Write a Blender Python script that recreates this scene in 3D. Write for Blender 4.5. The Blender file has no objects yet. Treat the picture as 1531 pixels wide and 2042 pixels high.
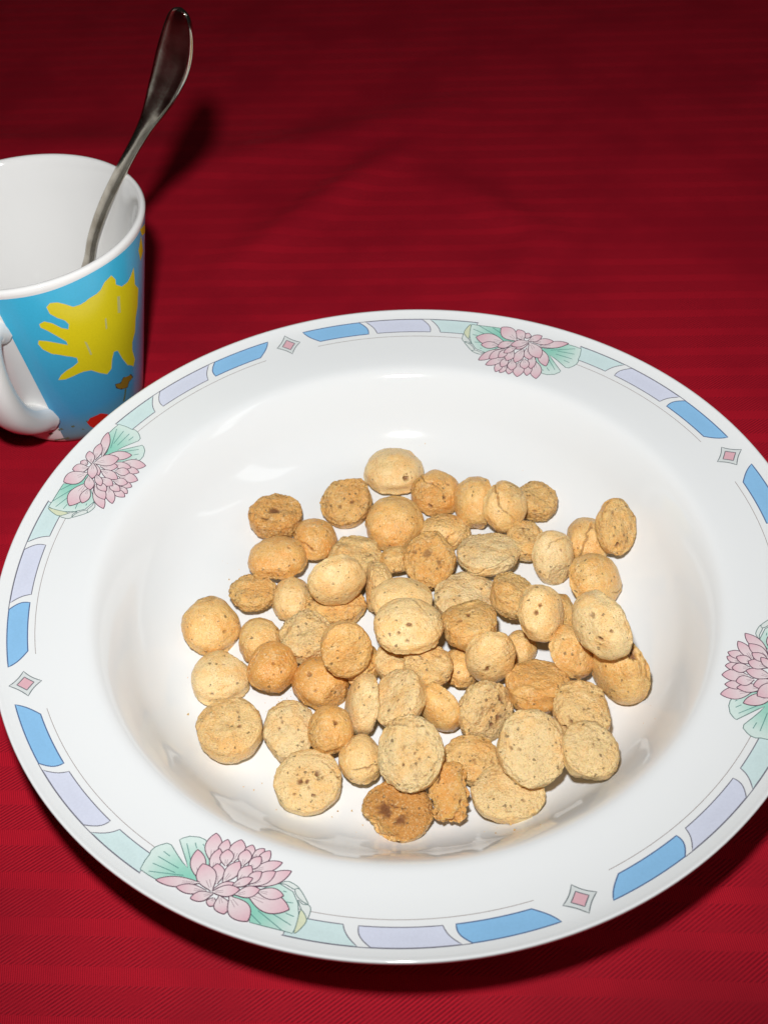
import bpy, bmesh, math, random
import numpy as np
from mathutils import Vector, Matrix
from mathutils.geometry import delaunay_2d_cdt

# ------------------------------------------------------------------ camera, world, light, exposure
S = 0.01                      # all lengths below are written in centimetres
TABLE = 0.0
sc = bpy.context.scene
col = sc.collection

CAM = Vector((0.0, -20.764, 27.722))
FW = Vector((-0.01418775, 0.68197433, -0.73123848))
RT = Vector((0.9984885, -0.02917234, -0.04658))
UP = Vector((0.0530983, 0.73079408, 0.68052964))
cd = bpy.data.cameras.new('camera')
cam = bpy.data.objects.new('camera', cd); col.objects.link(cam)
cam.matrix_world = Matrix((
    (RT.x, UP.x, -FW.x, CAM.x * S), (RT.y, UP.y, -FW.y, CAM.y * S),
    (RT.z, UP.z, -FW.z, CAM.z * S), (0, 0, 0, 1)))
cd.sensor_fit = 'VERTICAL'; cd.sensor_height = 36.0; cd.sensor_width = 27.0
cd.lens = 39.29
cd.clip_start = 0.01; cd.clip_end = 50
cd.dof.use_dof = True; cd.dof.focus_distance = 0.325; cd.dof.aperture_fstop = 30
sc.camera = cam

w = bpy.data.worlds.new('World'); sc.world = w; w.use_nodes = True
w.node_tree.nodes['Background'].inputs[0].default_value = (1.0, 0.93, 0.86, 1)
w.node_tree.nodes['Background'].inputs[1].default_value = 0.013

FLASH = CAM + UP * 6.1 - RT * 1.9            # the flash sits above the lens
AIM = Vector((-2.0, 19.0, 0.0))
ld = bpy.data.lights.new('flash', 'SPOT'); flash = bpy.data.objects.new('flash', ld); col.objects.link(flash)
ld.energy = 6.2; ld.spot_size = math.radians(112); ld.spot_blend = 1.0
ld.shadow_soft_size = 0.010; ld.color = (1.0, 0.99, 0.98)
flash.location = FLASH * S
flash.rotation_euler = (AIM - FLASH).to_track_quat('-Z', 'Y').to_euler()

# a window far off to the left behind the plate gives the pale panes seen in the glaze
def window_pane(loc, tgt, sx, sy, e):
    l = bpy.data.lights.new('window_light', 'AREA'); l.shape = 'RECTANGLE'; l.size = sx; l.size_y = sy
    l.energy = e; l.color = (0.93, 0.97, 1.0)
    o = bpy.data.objects.new('window_light', l); col.objects.link(o); o.location = loc
    o.rotation_euler = (Vector(tgt) - Vector(loc)).to_track_quat('-Z', 'Y').to_euler()
window_pane((1.24, -0.52, 1.46), (-0.05, 0.066, 0.03), 0.26, 1.15, 1.9)
window_pane((1.46, 0.06, 1.40), (-0.06, 0.055, 0.03), 0.06, 1.0, 0.4)


sc.view_settings.view_transform = 'Standard'
try: sc.view_settings.look = 'None'
except Exception: pass
sc.view_settings.exposure = 0.0; sc.view_settings.gamma = 1.0
sc.render.engine = 'CYCLES'

# ------------------------------------------------------------------ helpers
def mesh_obj(name, verts, faces, mat=None, parent=None, smooth=True, colors=None, attrs=None):
    me = bpy.data.meshes.new(name)
    v = np.asarray(verts, float) * S
    me.from_pydata([tuple(q) for q in v], [], [tuple(int(i) for i in f) for f in faces])
    if smooth: me.polygons.foreach_set('use_smooth', [True] * len(me.polygons))
    if colors is not None:
        a = me.color_attributes.new('Col', 'FLOAT_COLOR', 'POINT')
        a.data.foreach_set('color', np.asarray(colors, np.float32).ravel())
    for k, val in (attrs or {}).items():
        a = me.attributes.new(k, 'FLOAT', 'POINT'); a.data.foreach_set('value', np.asarray(val, np.float32))
    if mat: me.materials.append(mat)
    me.update()
    o = bpy.data.objects.new(name, me); col.objects.link(o)
    if parent: o.parent = parent
    return o

def tag(o, label=None, cat=None, group=None, kind=None):
    for k, v in (('label', label), ('category', cat), ('group', group), ('kind', kind)):
        if v: o[k] = v

def empty(name, loc):
    o = bpy.data.objects.new(name, None); o.empty_display_size = 0.01
    o.location = Vector(loc) * S; col.objects.link(o); return o

def lathe(prof, n=160, ang0=0.0):
    """closed revolve of an (r, z) profile loop whose ends lie on the axis"""
    verts, faces = [], []
    rings = []
    for r, z in prof:
        if r < 1e-6:
            rings.append([len(verts)]); verts.append((0, 0, z))
        else:
            rings.append(list(range(len(verts), len(verts) + n)))
            verts += [(r * math.cos(ang0 + 2 * math.pi * i / n), r * math.sin(ang0 + 2 * math.pi * i / n), z) for i in range(n)]
    for a, b in zip(rings[:-1], rings[1:]):
        for i in range(n):
            j = (i + 1) % n
            if len(a) == 1: faces.append((a[0], b[j], b[i]))
            elif len(b) == 1: faces.append((a[i], a[j], b[0]))
            else: faces.append((a[i], a[j], b[j], b[i]))
    return verts, faces

def spline(pts, m=8, closed=False):
    """Catmull-Rom through points of any dimension"""
    P = np.asarray(pts, float); n = len(P); out = []
    rng = range(n) if closed else range(n - 1)
    for i in rng:
        if closed: p0, p1, p2, p3 = P[(i - 1) % n], P[i], P[(i + 1) % n], P[(i + 2) % n]
        else: p0, p1, p2, p3 = P[max(i - 1, 0)], P[i], P[i + 1], P[min(i + 2, n - 1)]
        for k in range(m):
            t = k / m
            out.append(0.5 * ((2 * p1) + (-p0 + p2) * t + (2 * p0 - 5 * p1 + 4 * p2 - p3) * t * t + (-p0 + 3 * p1 - 3 * p2 + p3) * t ** 3))
    if not closed: out.append(P[-1])
    return np.array(out)

class NT:
    def __init__(s, name):
        s.m = bpy.data.materials.new(name); s.m.use_nodes = True
        s.t = s.m.node_tree; s.b = s.t.nodes['Principled BSDF']
    def n(s, typ, **kw):
        x = s.t.nodes.new(typ)
        for k, v in kw.items():
            if k.startswith('i_'):
                key = k[2:]; key = int(key) if key.isdigit() else key.replace('_', ' ')
                x.inputs[key].default_value = v
            else: setattr(x, k, v)
        return x
    def l(s, a, b): s.t.links.new(a, b)
    def math(s, op, a, b=None, clamp=False):
        x = s.n('ShaderNodeMath', operation=op, use_clamp=clamp)
        for i, q in enumerate((a, b)):
            if q is None: continue
            if isinstance(q, (int, float)): x.inputs[i].default_value = q
            else: s.l(q, x.inputs[i])
        return x.outputs[0]
    def mix(s, f, a, b, bt='MIX'):
        x = s.n('ShaderNodeMix', data_type='RGBA', blend_type=bt)
        for i, q in ((0, f), (6, a), (7, b)):
            if isinstance(q, (int, float)): x.inputs[i].default_value = q
            elif isinstance(q, tuple): x.inputs[i].default_value = q if len(q) == 4 else q + (1,)
            else: s.l(q, x.inputs[i])
        return x.outputs[2]
    def ramp(s, f, stops):
        x = s.n('ShaderNodeMapRange', interpolation_type='SMOOTHSTEP')
        x.inputs[1].default_value, x.inputs[2].default_value = stops
        s.l(f, x.inputs[0]); return x.outputs[0]

# ------------------------------------------------------------------ materials
def glaze(name, colour):
    t = NT(name); b = t.b
    b.inputs['Base Color'].default_value = colour + (1,)
    b.inputs['Roughness'].default_value = 0.14; b.inputs['IOR'].default_value = 1.5
    tc = t.n('ShaderNodeTexCoord')
    nz = t.n('ShaderNodeTexNoise', i_Scale=28.0, i_Detail=2.0); t.l(tc.outputs['Object'], nz.inputs['Vector'])
    bp = t.n('ShaderNodeBump', i_Strength=0.05, i_Distance=0.004); t.l(nz.outputs['Fac'], bp.inputs['Height'])
    t.l(bp.outputs['Normal'], b.inputs['Normal'])
    n2 = t.n('ShaderNodeTexNoise', i_Scale=400.0, i_Detail=3.0); t.l(tc.outputs['Object'], n2.inputs['Vector'])
    t.l(t.math('ADD', t.math('MULTIPLY', n2.outputs['Fac'], 0.05), 0.045), b.inputs['Roughness'])
    return t.m
M_PLATE = glaze('white_glaze', (0.79, 0.812, 0.818))
M_MUG = glaze('mug_glaze', (0.80, 0.80, 0.79))

def print_mat(name, gloss=0.14):
    t = NT(name); b = t.b
    at = t.n('ShaderNodeAttribute', attribute_name='Col')
    tc = t.n('ShaderNodeTexCoord')
    nz = t.n('ShaderNodeTexNoise', i_Scale=900.0, i_Detail=3.0); t.l(tc.outputs['Object'], nz.inputs['Vector'])
    nz.inputs['Scale'].default_value = 1600.0
    f = t.math('ADD', t.math('MULTIPLY', nz.outputs['Fac'], 0.14), 0.93)
    cmb = t.n('ShaderNodeVectorMath', operation='SCALE'); t.l(at.outputs['Color'], cmb.inputs[0]); t.l(f, cmb.inputs['Scale'])
    t.l(cmb.outputs[0], b.inputs['Base Color'])
    b.inputs['Roughness'].default_value = gloss
    return t.m
M_PRINT = print_mat('fired_print')
M_MUGPRINT = print_mat('mug_print', 0.2)

def metal():
    t = NT('tarnished_silver'); b = t.b
    tc = t.n('ShaderNodeTexCoord')
    nz = t.n('ShaderNodeTexNoise', i_Scale=160.0, i_Detail=5.0); t.l(tc.outputs['Object'], nz.inputs['Vector'])
    n2 = t.n('ShaderNodeTexNoise', i_Scale=900.0, i_Detail=4.0); t.l(tc.outputs['Object'], n2.inputs['Vector'])
    t.l(t.mix(t.ramp(nz.outputs['Fac'], (0.35, 0.7)), (0.56, 0.52, 0.45), (0.36, 0.32, 0.26)), b.inputs['Base Color'])
    b.inputs['Metallic'].default_value = 1.0
    t.l(t.math('ADD', t.math('MULTIPLY', n2.outputs['Fac'], 0.08), 0.10), b.inputs['Roughness'])
    bp = t.n('ShaderNodeBump', i_Strength=0.03, i_Distance=0.0003); t.l(n2.outputs['Fac'], bp.inputs['Height'])
    t.l(bp.outputs['Normal'], b.inputs['Normal'])
    return t.m
M_METAL = metal()

def cloth_mat():
    t = NT('red_jacquard_weave'); b = t.b
    tc = t.n('ShaderNodeTexCoord'); sx = t.n('ShaderNodeSeparateXYZ')
    # slight wander of the threads
    nw = t.n('ShaderNodeTexNoise', i_Scale=9.0, i_Detail=2.0); t.l(tc.outputs['Object'], nw.inputs['Vector'])
    vm = t.n('ShaderNodeVectorMath', operation='MULTIPLY_ADD'); t.l(nw.outputs['Color'], vm.inputs[0])
    vm.inputs[1].default_value = (0.0022, 0.0022, 0); t.l(tc.outputs['Object'], vm.inputs[2])
    t.l(vm.outputs[0], sx.inputs[0])
    X = t.math('MULTIPLY', sx.outputs['X'], 100.0); Y = t.math('MULTIPLY', sx.outputs['Y'], 100.0)   # cm
    W = t.math('ADD', Y, t.math('MULTIPLY', X, 0.0726))
    ph = t.math('MULTIPLY', t.math('ADD', W, 10.46 + 0.055), 2 * math.pi / 1.205)
    band = t.ramp(t.math('COSINE', ph), (0.28, 0.52))            # 1 in the plain ribbed band, 0 in the twill band
    tw = t.math('SINE', t.math('MULTIPLY', t.math('ADD', t.math('MULTIPLY', X, -0.56), t.math('MULTIPLY', Y, 0.83)), 2 * math.pi / 0.090))
    rb = t.math('SINE', t.math('MULTIPLY', t.math('ADD', X, t.math('MULTIPLY', Y, 0.12)), 2 * math.pi / 0.055))
    th = t.math('SINE', t.math('MULTIPLY', t.math('ADD', t.math('MULTIPLY', X, 0.9), t.math('MULTIPLY', Y, 0.55)), 2 * math.pi / 0.04))
    irr = t.n('ShaderNodeTexNoise', i_Scale=120.0, i_Detail=3.0); t.l(tc.outputs['Object'], irr.inputs['Vector'])
    twn = t.math('ADD', t.math('ADD', t.math('MULTIPLY', t.math('MULTIPLY', tw, t.ramp(irr.outputs['Fac'], (0.25, 0.60))), 0.50), 0.45), t.math('MULTIPLY', th, 0.14))
    rbn = t.math('ADD', t.math('MULTIPLY', rb, 0.34), 0.66)
    h = t.n('ShaderNodeMix', data_type='FLOAT'); t.l(band, h.inputs[0]); t.l(twn, h.inputs[2]); t.l(rbn, h.inputs[3])
    # pressed and rubbed patches where the weave shows less
    pt = t.n('ShaderNodeTexNoise', i_Scale=11.0, i_Detail=3.0); t.l(tc.outputs['Object'], pt.inputs['Vector'])
    h2 = t.n('ShaderNodeMix', data_type='FLOAT'); t.l(t.math('MULTIPLY', t.ramp(pt.outputs['Fac'], (0.42, 0.62)), 0.5), h2.inputs[0]); t.l(h.outputs[0], h2.inputs[2]); h2.inputs[3].default_value = 0.58
    H = h2.outputs[0]
    fz = t.n('ShaderNodeTexNoise', i_Scale=1800.0, i_Detail=3.0); t.l(tc.outputs['Object'], fz.inputs['Vector'])
    big = t.n('ShaderNodeTexNoise', i_Scale=22.0, i_Detail=4.0); t.l(tc.outputs['Object'], big.inputs['Vector'])
    c = t.mix(t.math('MULTIPLY', H, 1.0, True), (0.205, 0.0048, 0.0145), (0.585, 0.0100, 0.0285))
    c = t.mix(t.math('MULTIPLY', t.ramp(fz.outputs['Fac'], (0.3, 0.75)), 0.35), c, (0.52, 0.012, 0.026))
    c = t.mix(t.math('MULTIPLY', t.ramp(big.outputs['Fac'], (0.40, 0.66)), 0.50), c, (0.27, 0.0050, 0.016))
    t.l(c, b.inputs['Base Color'])
    b.inputs['Roughness'].default_value = 0.62
    b.inputs['Specular IOR Level'].default_value = 0.10
    b.inputs['Sheen Weight'].default_value = 0.03; b.inputs['Sheen Roughness'].default_value = 0.4
    b.inputs['Sheen Tint'].default_value = (1.0, 0.25, 0.3, 1)
    hh = t.math('ADD', H, t.math('MULTIPLY', fz.outputs['Fac'], 0.5))
    bp = t.n('ShaderNodeBump', i_Strength=0.5, i_Distance=0.00022); t.l(hh, bp.inputs['Height'])
    t.l(bp.outputs['Normal'], b.inputs['Normal'])
    return t.m
M_CLOTH = cloth_mat()

def cookie_mat():
    t = NT('baked_biscuit'); b = t.b
    tc = t.n('ShaderNodeTexCoord'); oi = t.n('ShaderNodeObjectInfo')
    off = t.n('ShaderNodeVectorMath', operation='MULTIPLY_ADD')
    cx = t.n('ShaderNodeCombineXYZ'); t.l(oi.outputs['Random'], cx.inputs[0]); t.l(t.math('MULTIPLY', oi.outputs['Random'], 7.3), cx.inputs[1])
    t.l(cx.outputs[0], off.inputs[0]); off.inputs[1].default_value = (1, 1, 1); t.l(tc.outputs['Object'], off.inputs[2])
    V = off.outputs[0]
    def noise(sc_, det, rough=0.55):
        x = t.n('ShaderNodeTexNoise', i_Scale=sc_, i_Detail=det, i_Roughness=rough); t.l(V, x.inputs['Vector']); return x.outputs['Fac']
    pit = t.n('ShaderNodeAttribute', attribute_name='pit').outputs['Fac']
    rough = t.n('ShaderNodeAttribute', attribute_name='rough').outputs['Fac']
    bake = t.n('ShaderNodeAttribute', attribute_name='bake').outputs['Fac']
    n1 = noise(170, 4); n2 = noise(900, 5, 0.65); n3 = noise(2100, 3, 0.6); n4 = noise(420, 4, 0.6)
    base = oi.outputs['Color']
    c = t.mix(t.math('MULTIPLY', t.ramp(n1, (0.44, 0.62)), 0.55), base, (1.0, 0.77, 0.50), 'MULTIPLY')
    c = t.mix(t.math('MULTIPLY', t.ramp(n4, (0.52, 0.72)), 0.40), c, (0.94, 0.74, 0.42))
    c = t.mix(t.math('MULTIPLY', bake, 0.90), c, (0.62, 0.27, 0.055))
    # dark flecks of nut skin, denser on the broken side
    wv = t.n('ShaderNodeTexNoise', i_Scale=1300.0, i_Detail=2.0); t.l(V, wv.inputs['Vector'])
    wm = t.n('ShaderNodeVectorMath', operation='MULTIPLY_ADD'); t.l(wv.outputs['Color'], wm.inputs[0]); wm.inputs[1].default_value = (.0012, .0012, .0012); t.l(V, wm.inputs[2])
    vo = t.n('ShaderNodeTexVoronoi', i_Scale=620.0, i_Randomness=1.0); t.l(wm.outputs[0], vo.inputs['Vector'])
    sp = t.n('ShaderNodeSeparateColor'); t.l(vo.outputs['Color'], sp.inputs[0])
    fl = t.math('LESS_THAN', vo.outputs['Distance'], t.math('MULTIPLY', sp.outputs[1], 0.30))
    fl = t.math('MULTIPLY', fl, t.math('LESS_THAN', sp.outputs[0], t.math('ADD', t.math('MULTIPLY', rough, 0.15), 0.40)))
    n5 = noise(1500, 3, 0.6)
    fl2 = t.ramp(n2, (0.58, 0.70))
    c = t.mix(t.math('MULTIPLY', fl2, t.math('ADD', t.math('MULTIPLY', rough, 0.18), 0.20)), c, (0.66, 0.38, 0.12))
    c = t.mix(t.math('MULTIPLY', t.ramp(n5, (0.60, 0.68)), t.math('ADD', t.math('MULTIPLY', rough, 0.15), 0.45)), c, (0.36, 0.20, 0.065))
    n6 = noise(2900, 2, 0.5); n7 = noise(330, 3, 0.5)
    c = t.mix(t.math('MULTIPLY', t.math('MULTIPLY', t.ramp(n6, (0.56, 0.66)), t.ramp(n7, (0.36, 0.60))), 0.70), c, (0.40, 0.24, 0.085))
    c = t.mix(t.math('MULTIPLY', fl, 0.75), c, (0.17, 0.10, 0.04))
    c = t.mix(t.math('MULTIPLY', t.ramp(n3, (0.54, 0.66)), 0.50), c, (0.95, 0.76, 0.44))
    c = t.mix(t.math('MULTIPLY', pit, 0.90), c, (0.20, 0.065, 0.018))
    t.l(c, b.inputs['Base Color'])
    b.inputs['Roughness'].default_value = 0.55
    t.l(t.math('ADD', t.math('MULTIPLY', rough, 0.34), 0.27), b.inputs['Roughness'])
    b.inputs['Specular IOR Level'].default_value = 0.55
    b.inputs['Subsurface Weight'].default_value = 0.3; b.inputs['Subsurface Scale'].default_value = 0.002
    b.inputs['Subsurface Radius'].default_value = (1.0, 0.55, 0.25)
    hgt = t.math('SUBTRACT', t.math('ADD', t.math('MULTIPLY', n2, t.math('ADD', t.math('MULTIPLY', rough, 1.1), 0.12)), t.math('MULTIPLY', n3, 0.35)), t.math('MULTIPLY', fl, 0.25))
    bp = t.n('ShaderNodeBump', i_Strength=0.80, i_Distance=0.0012); t.l(hgt, bp.inputs['Height'])
    t.l(bp.outputs['Normal'], b.inputs['Normal'])
    return t.m
M_COOKIE = cookie_mat()

# ------------------------------------------------------------------ tablecloth
def value_noise(P, seed):
    """smooth 3-D value noise, numpy, about -1..1"""
    P = np.asarray(P, float); I = np.floor(P).astype(np.int64); F = P - I; F = F * F * (3 - 2 * F)
    def hsh(i):
        n = (i[:, 0] * 73856093) ^ (i[:, 1] * 19349663) ^ (i[:, 2] * 83492791) ^ (seed * 2654435761 % 4294967296)
        n = (n ^ (n >> 13)) & 0x7fffffff; n = (n * 1103515245 + 12345) & 0x7fffffff; n = (n ^ (n >> 11)) * 1274126177 & 0x7fffffff
        return n / 0x3fffffff - 1.0
    r = 0
    for dx in (0, 1):
        for dy in (0, 1):
            for dz in (0, 1):
                wgt = (F[:, 0] if dx else 1 - F[:, 0]) * (F[:, 1] if dy else 1 - F[:, 1]) * (F[:, 2] if dz else 1 - F[:, 2])
                r = r + wgt * hsh(I + np.array([dx, dy, dz]))
    return r
def fbm(P, seed, o=3):
    P = np.asarray(P, float); r = 0; a = 1; s = 0
    for k in range(o): r = r + a * value_noise(P * 2 ** k + 11.3 * k, seed + k); s += a; a *= .5
    return r / s

def make_cloth():
    xs = np.linspace(-75, 75, 301); ys = np.linspace(-45, 120, 331)
    gx, gy = np.meshgrid(xs, ys); X = gx.ravel(); Y = gy.ravel()
    # soft creases, only well behind the plate; flat where things stand
    z = 0.045 * fbm(np.stack([X / 9, Y / 7, X * 0], -1), 5, 2)
    def crease(x0, y0, x1, y1, wd, h):
        d = np.array([x1 - x0, y1 - y0]); L = np.hypot(*d); d = d / L
        u = (X - x0) * d[0] + (Y - y0) * d[1]; v = -(X - x0) * d[1] + (Y - y0) * d[0]
        return h * np.exp(-(v / wd) ** 2) / (1 + np.exp(-(u / 1.5))) / (1 + np.exp((u - L) / 1.5))
    z += crease(-6, 21, 1, 29, 0.9, 0.36) + crease(3, 26, 7, 21, 0.9, 0.26) + crease(7, 21, 4, 16.5, 0.9, 0.24) + crease(-14, 26, 4, 33, 1.4, 0.3)
    z += crease(-30, 33, -8, 30, 1.5, 0.34)
    mask = np.clip((np.hypot(X, Y) - 12.5) / 4, 0, 1) * np.clip((np.hypot(X + 12, Y - 11.7) - 4) / 3, 0, 1)
    z = z * mask - 0.015
    nx, ny = len(xs), len(ys)
    i = np.arange(nx * ny).reshape(ny, nx)
    F = np.stack([i[:-1, :-1], i[:-1, 1:], i[1:, 1:], i[1:, :-1]], -1).reshape(-1, 4)
    o = mesh_obj('tablecloth', np.stack([X, Y, z], -1), F, M_CLOTH)
    tag(o, 'dark red woven tablecloth with ribbed and twill stripes under the plate and mug', 'tablecloth')
    m = o.modifiers.new('thickness', 'SOLIDIFY'); m.thickness = 0.0006; m.offset = -1
    return o
make_cloth()

# ------------------------------------------------------------------ soup plate
PH = 3.6
PR = [(0, .65), (5.0, .65), (5.7, .655), (6.3, .68), (6.9, .78), (7.4, 1.04), (7.9, 1.52), (8.3, 2.10), (8.6, 2.53), (8.85, 2.83), (9.08, 2.98), (9.45, 3.07), (10.0, 3.17), (10.6, 3.29), (11.1, 3.42), (11.38, 3.54)]
top = spline(PR[1:], 5)
TOPR, TOPZ = np.concatenate([[0], top[:, 0]]), np.concatenate([[PR[0][1]], top[:, 1]])
def plate_z(r): return np.interp(r, TOPR, TOPZ)
def make_plate():
    root = empty('soup_plate', (0, 0, 0))
    tag(root, 'white china soup plate with pink lotus and blue panel border, heaped with small cookies', 'plate')
    under = [(11.51, 3.56), (11.50, 3.45), (11.42, 3.36), (11.2, 3.24), (10.4, 2.98), (9.4, 2.74), (8.95, 2.45), (8.65, 2.1), (8.2, 1.42), (7.65, .82), (6.9, .42), (6.15, .3), (6.05, .12), (5.95, .0), (5.75, .0), (5.65, .12), (5.5, .25), (0, .25)]
    edge = [(11.44, 3.585), (11.49, 3.60)]
    prof = [(0, .65)] + [tuple(q) for q in top] + edge + under
    v, f = lathe(prof, 240)
    mesh_obj('plate_body', v, f, M_PLATE, root)
    return root
plate = make_plate()

LINE = (0.17, 0.17, 0.21)
class Decal:
    """flat print laid on a surface: 2-D outlines mapped by a function to points just above it"""
    def __init__(s, mapf, k): s.map = mapf; s.k = k; s.V, s.F, s.C = [], [], []
    def poly(s, P, colf, lift, inner=None, rings=5):
        """fill a star-ish outline with rings that shrink to its centre; colf(t) t = 0 centre .. 1 edge"""
        P = np.asarray(P, float); c = P.mean(0) if inner is None else np.asarray(inner, float)
        b0 = len(s.V); n = len(P)
        for k in range(rings + 1):
            q = k / rings
            for p in P: s.V.append(s.map(c + (p - c) * q, lift)); s.C.append(tuple(colf(q)) + (1,))
        for k in range(rings):
            for i in range(n):
                j = (i + 1) % n; a = b0 + k * n; d = a + n
                s.F.append((a + i, d + i, d + j, a + j))
    def grid(s, A, B, colf, lift, m=6):
        """fill between two polylines of equal length"""
        A, B = np.asarray(A, float), np.asarray(B, float); n = len(A); b0 = len(s.V)
        for k in range(m + 1):
            for i in range(n):
                s.V.append(s.map(A[i] + (B[i] - A[i]) * k / m, lift)); s.C.append(tuple(colf(k / m, i / (n - 1))) + (1,))
        for k in range(m):
            for i in range(n - 1):
                a = b0 + k * n + i; s.F.append((a, a + 1, a + n + 1, a + n))
    def tri(s, P, colf, lift):
        """fill any simple polygon: ear clipping through bmesh, then subdivision so that it follows the surface"""
        P = np.asarray(P, float); kx, ky = s.k; st = 0.11
        # constrained Delaunay of the outline plus a lattice of inner points
        O = []
        for i in range(len(P)):
            p, q = P[i], P[(i + 1) % len(P)]; m = max(1, int(math.hypot((q[0] - p[0]) * kx, (q[1] - p[1]) * ky) / st))
            O += [p + (q - p) * j / m for j in range(m)]
        n = len(O); x0, y0 = P.min(0); x1, y1 = P.max(0); G = []
        for a in np.arange(x0, x1, st / kx):
            for b in np.arange(y0, y1, st / ky):
                c = False; dmin = 9
                for i in range(n):
                    p, q = O[i], O[i - 1]
                    if (p[1] > b) != (q[1] > b) and a < (q[0] - p[0]) * (b - p[1]) / (q[1] - p[1]) + p[0]: c = not c
                    dmin = min(dmin, math.hypot((p[0] - a) * kx, (p[1] - b) * ky))
                if c and dmin > st * .45: G.append((a, b))
        pts = [Vector((p[0] * kx, p[1] * ky)) for p in O] + [Vector((p[0] * kx, p[1] * ky)) for p in G]
        r = delaunay_2d_cdt(pts, [], [list(range(n))], 1, 1e-6)
        b0 = len(s.V)
        for v in r[0]:
            s.V.append(s.map(np.array([v[0] / kx, v[1] / ky]), lift)); s.C.append(tuple(colf(v[0] / kx, v[1] / ky)) + (1,))
        for f in r[2]: s.F.append(tuple(b0 + i for i in f))
    def line(s, P, wd, c, lift, closed=False):
        P = np.asarray(P, float)
        if closed: P = np.vstack([P, P[:1]])
        Q = np.array([s.map(p, lift) for p in P]); n = len(Q); b0 = len(s.V)
        N = np.array([s.nrm(p) for p in P])
        for i in range(n):
            d = Q[min(i + 1, n - 1)] - Q[max(i - 1, 0)]
            if closed and i in (0, n - 1): d = Q[1] - Q[-2]
            sd = np.cross(d, N[i]); L = np.linalg.norm(sd); sd = sd / L if L > 1e-9 else sd
            for sg in (-1, 1): s.V.append(Q[i] + sd * sg * wd / 2); s.C.append(tuple(c) + (1,))
        for i in range(n - 1):
            a = b0 + 2 * i; s.F.append((a, a + 1, a + 3, a + 2))
    def nrm(s, p):
        e = 1e-3; a = np.array(s.map(p, 0)); b = np.array(s.map(p + np.array([e, 0]), 0)); c = np.array(s.map(p + np.array([0, e]), 0))
        n = np.cross(b - a, c - a); L = np.linalg.norm(n)
        return n / L if L > 1e-12 else np.array([0, 0, 1.0])
    def build(s, name, mat, parent): return mesh_obj(name, s.V, s.F, mat, parent, True, s.C)

def plate_map(a0):
    def f(p, lift):
        a = math.radians(a0 + p[1])
        return (p[0] * math.cos(a), p[0] * math.sin(a), float(plate_z(p[0])) + 0.006 + lift)
    return f
def arc(r, a, b, n=14): return [(r, a + (b - a) * i / (n - 1)) for i in range(n)]
R0, R1, RG = 11.13, 10.61, 10.42
BLUE, LAV, MINT = (0.255, 0.505, 0.775), (0.640, 0.675, 0.800), (0.605, 0.755, 0.760)
LW = 0.030

def panel_outline(o0, o1, i0, i1, s, bow0, bow1):
    """outer arc o0..o1, inner arc i0..i1 (degrees from the diamond, mirrored by s); the ends bow by a few degrees"""
    A = arc(R0, o0, o1, 16); B = arc(R1, i0, i1, 16)
    def end(p, q, bow, n=7):
        return [(p[0] + (q[0] - p[0]) * t, p[1] + (q[1] - p[1]) * t + bow * math.sin(math.pi * t)) for t in [i / n for i in range(1, n)]]
    out = A + end(A[-1], B[-1], bow1) + B[::-1] + end(B[0], A[0], bow0)
    return A, B, [(r, s * a) for r, a in out]

def make_border(k):
    base = 19.3 + 90 * k
    for s in (-1, 1):
        for nm, colr, o0, o1, i0, i1, b0, b1 in (('blue_panel_print', BLUE, 3.3, 13.7, 5.9, 15.2, -0.35, 0.55),
                                                 ('lavender_panel_print', LAV, 14.9, 25.2, 16.8, 26.9, 0.35, 0.55),
                                                 ('mint_panel_print', MINT, 26.7, 35.3, 28.8, 35.3, 0.35, 0.0)):
            dec = Decal(plate_map(base), (1, .18))
            A, B, out = panel_outline(o0, o1, i0, i1, s, b0, b1)
            c = ((R0 + R1) / 2, s * (o0 + o1 + i0 + i1) / 4)
            dec.poly(out, lambda t, q=colr: tuple(x * (0.97 + 0.05 * t) for x in q), 0.0, c, 5)
            dec.line(out, LW * (1.1 if colr is BLUE else .9), (0.10, 0.16, 0.30) if colr is BLUE else LINE, 0.0015, True)
            dec.build(nm, M_PRINT, plate)
        dec = Decal(plate_map(base), (1, .18))
        dec.line([(r, s * a) for r, a in arc(RG, 5.2, 35.2, 34)], LW * .62, (0.36, 0.32, 0.31), 0.0)
        dec.line([(r, s * a) for r, a in arc(R0 + .01, 13.7, 35.5, 26)], LW * .8, LINE, 0.0)
        dec.build('border_line_print', M_PRINT, plate)
    # diamond: a four-cornered frame with hollow sides round a pink square
    dec = Decal(plate_map(base), (1, .18))
    def quad(h, wd, hollow, n=6):
        c = [(10.77 + h, 0), (10.77, wd), (10.77 - h, 0), (10.77, -wd)]; out = []
        for i in range(4):
            p, q = np.array(c[i]), np.array(c[(i + 1) % 4]); m = (p + q) / 2; cen = np.array((10.77, 0))
            for t in range(n):
                x = p + (q - p) * t / n; out.append(tuple(x + (cen - m) * hollow * math.sin(math.pi * t / n)))
        return out
    o = quad(.405, 2.25, .12); dec.poly(o, lambda t: (0.66, 0.70, 0.70), 0.0, (10.77, 0), 3); dec.line(o, LW * .9, (0.16, 0.19, 0.20), 0.0015, True)
    o = quad(.215, 1.2, .02); dec.poly(o, lambda t: (0.70, 0.42, 0.47), 0.003, (10.77, 0), 3); dec.line(o, LW * .9, (0.14, 0.15, 0.17), 0.0045, True)
    dec.build('diamond_print', M_PRINT, plate)

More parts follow.
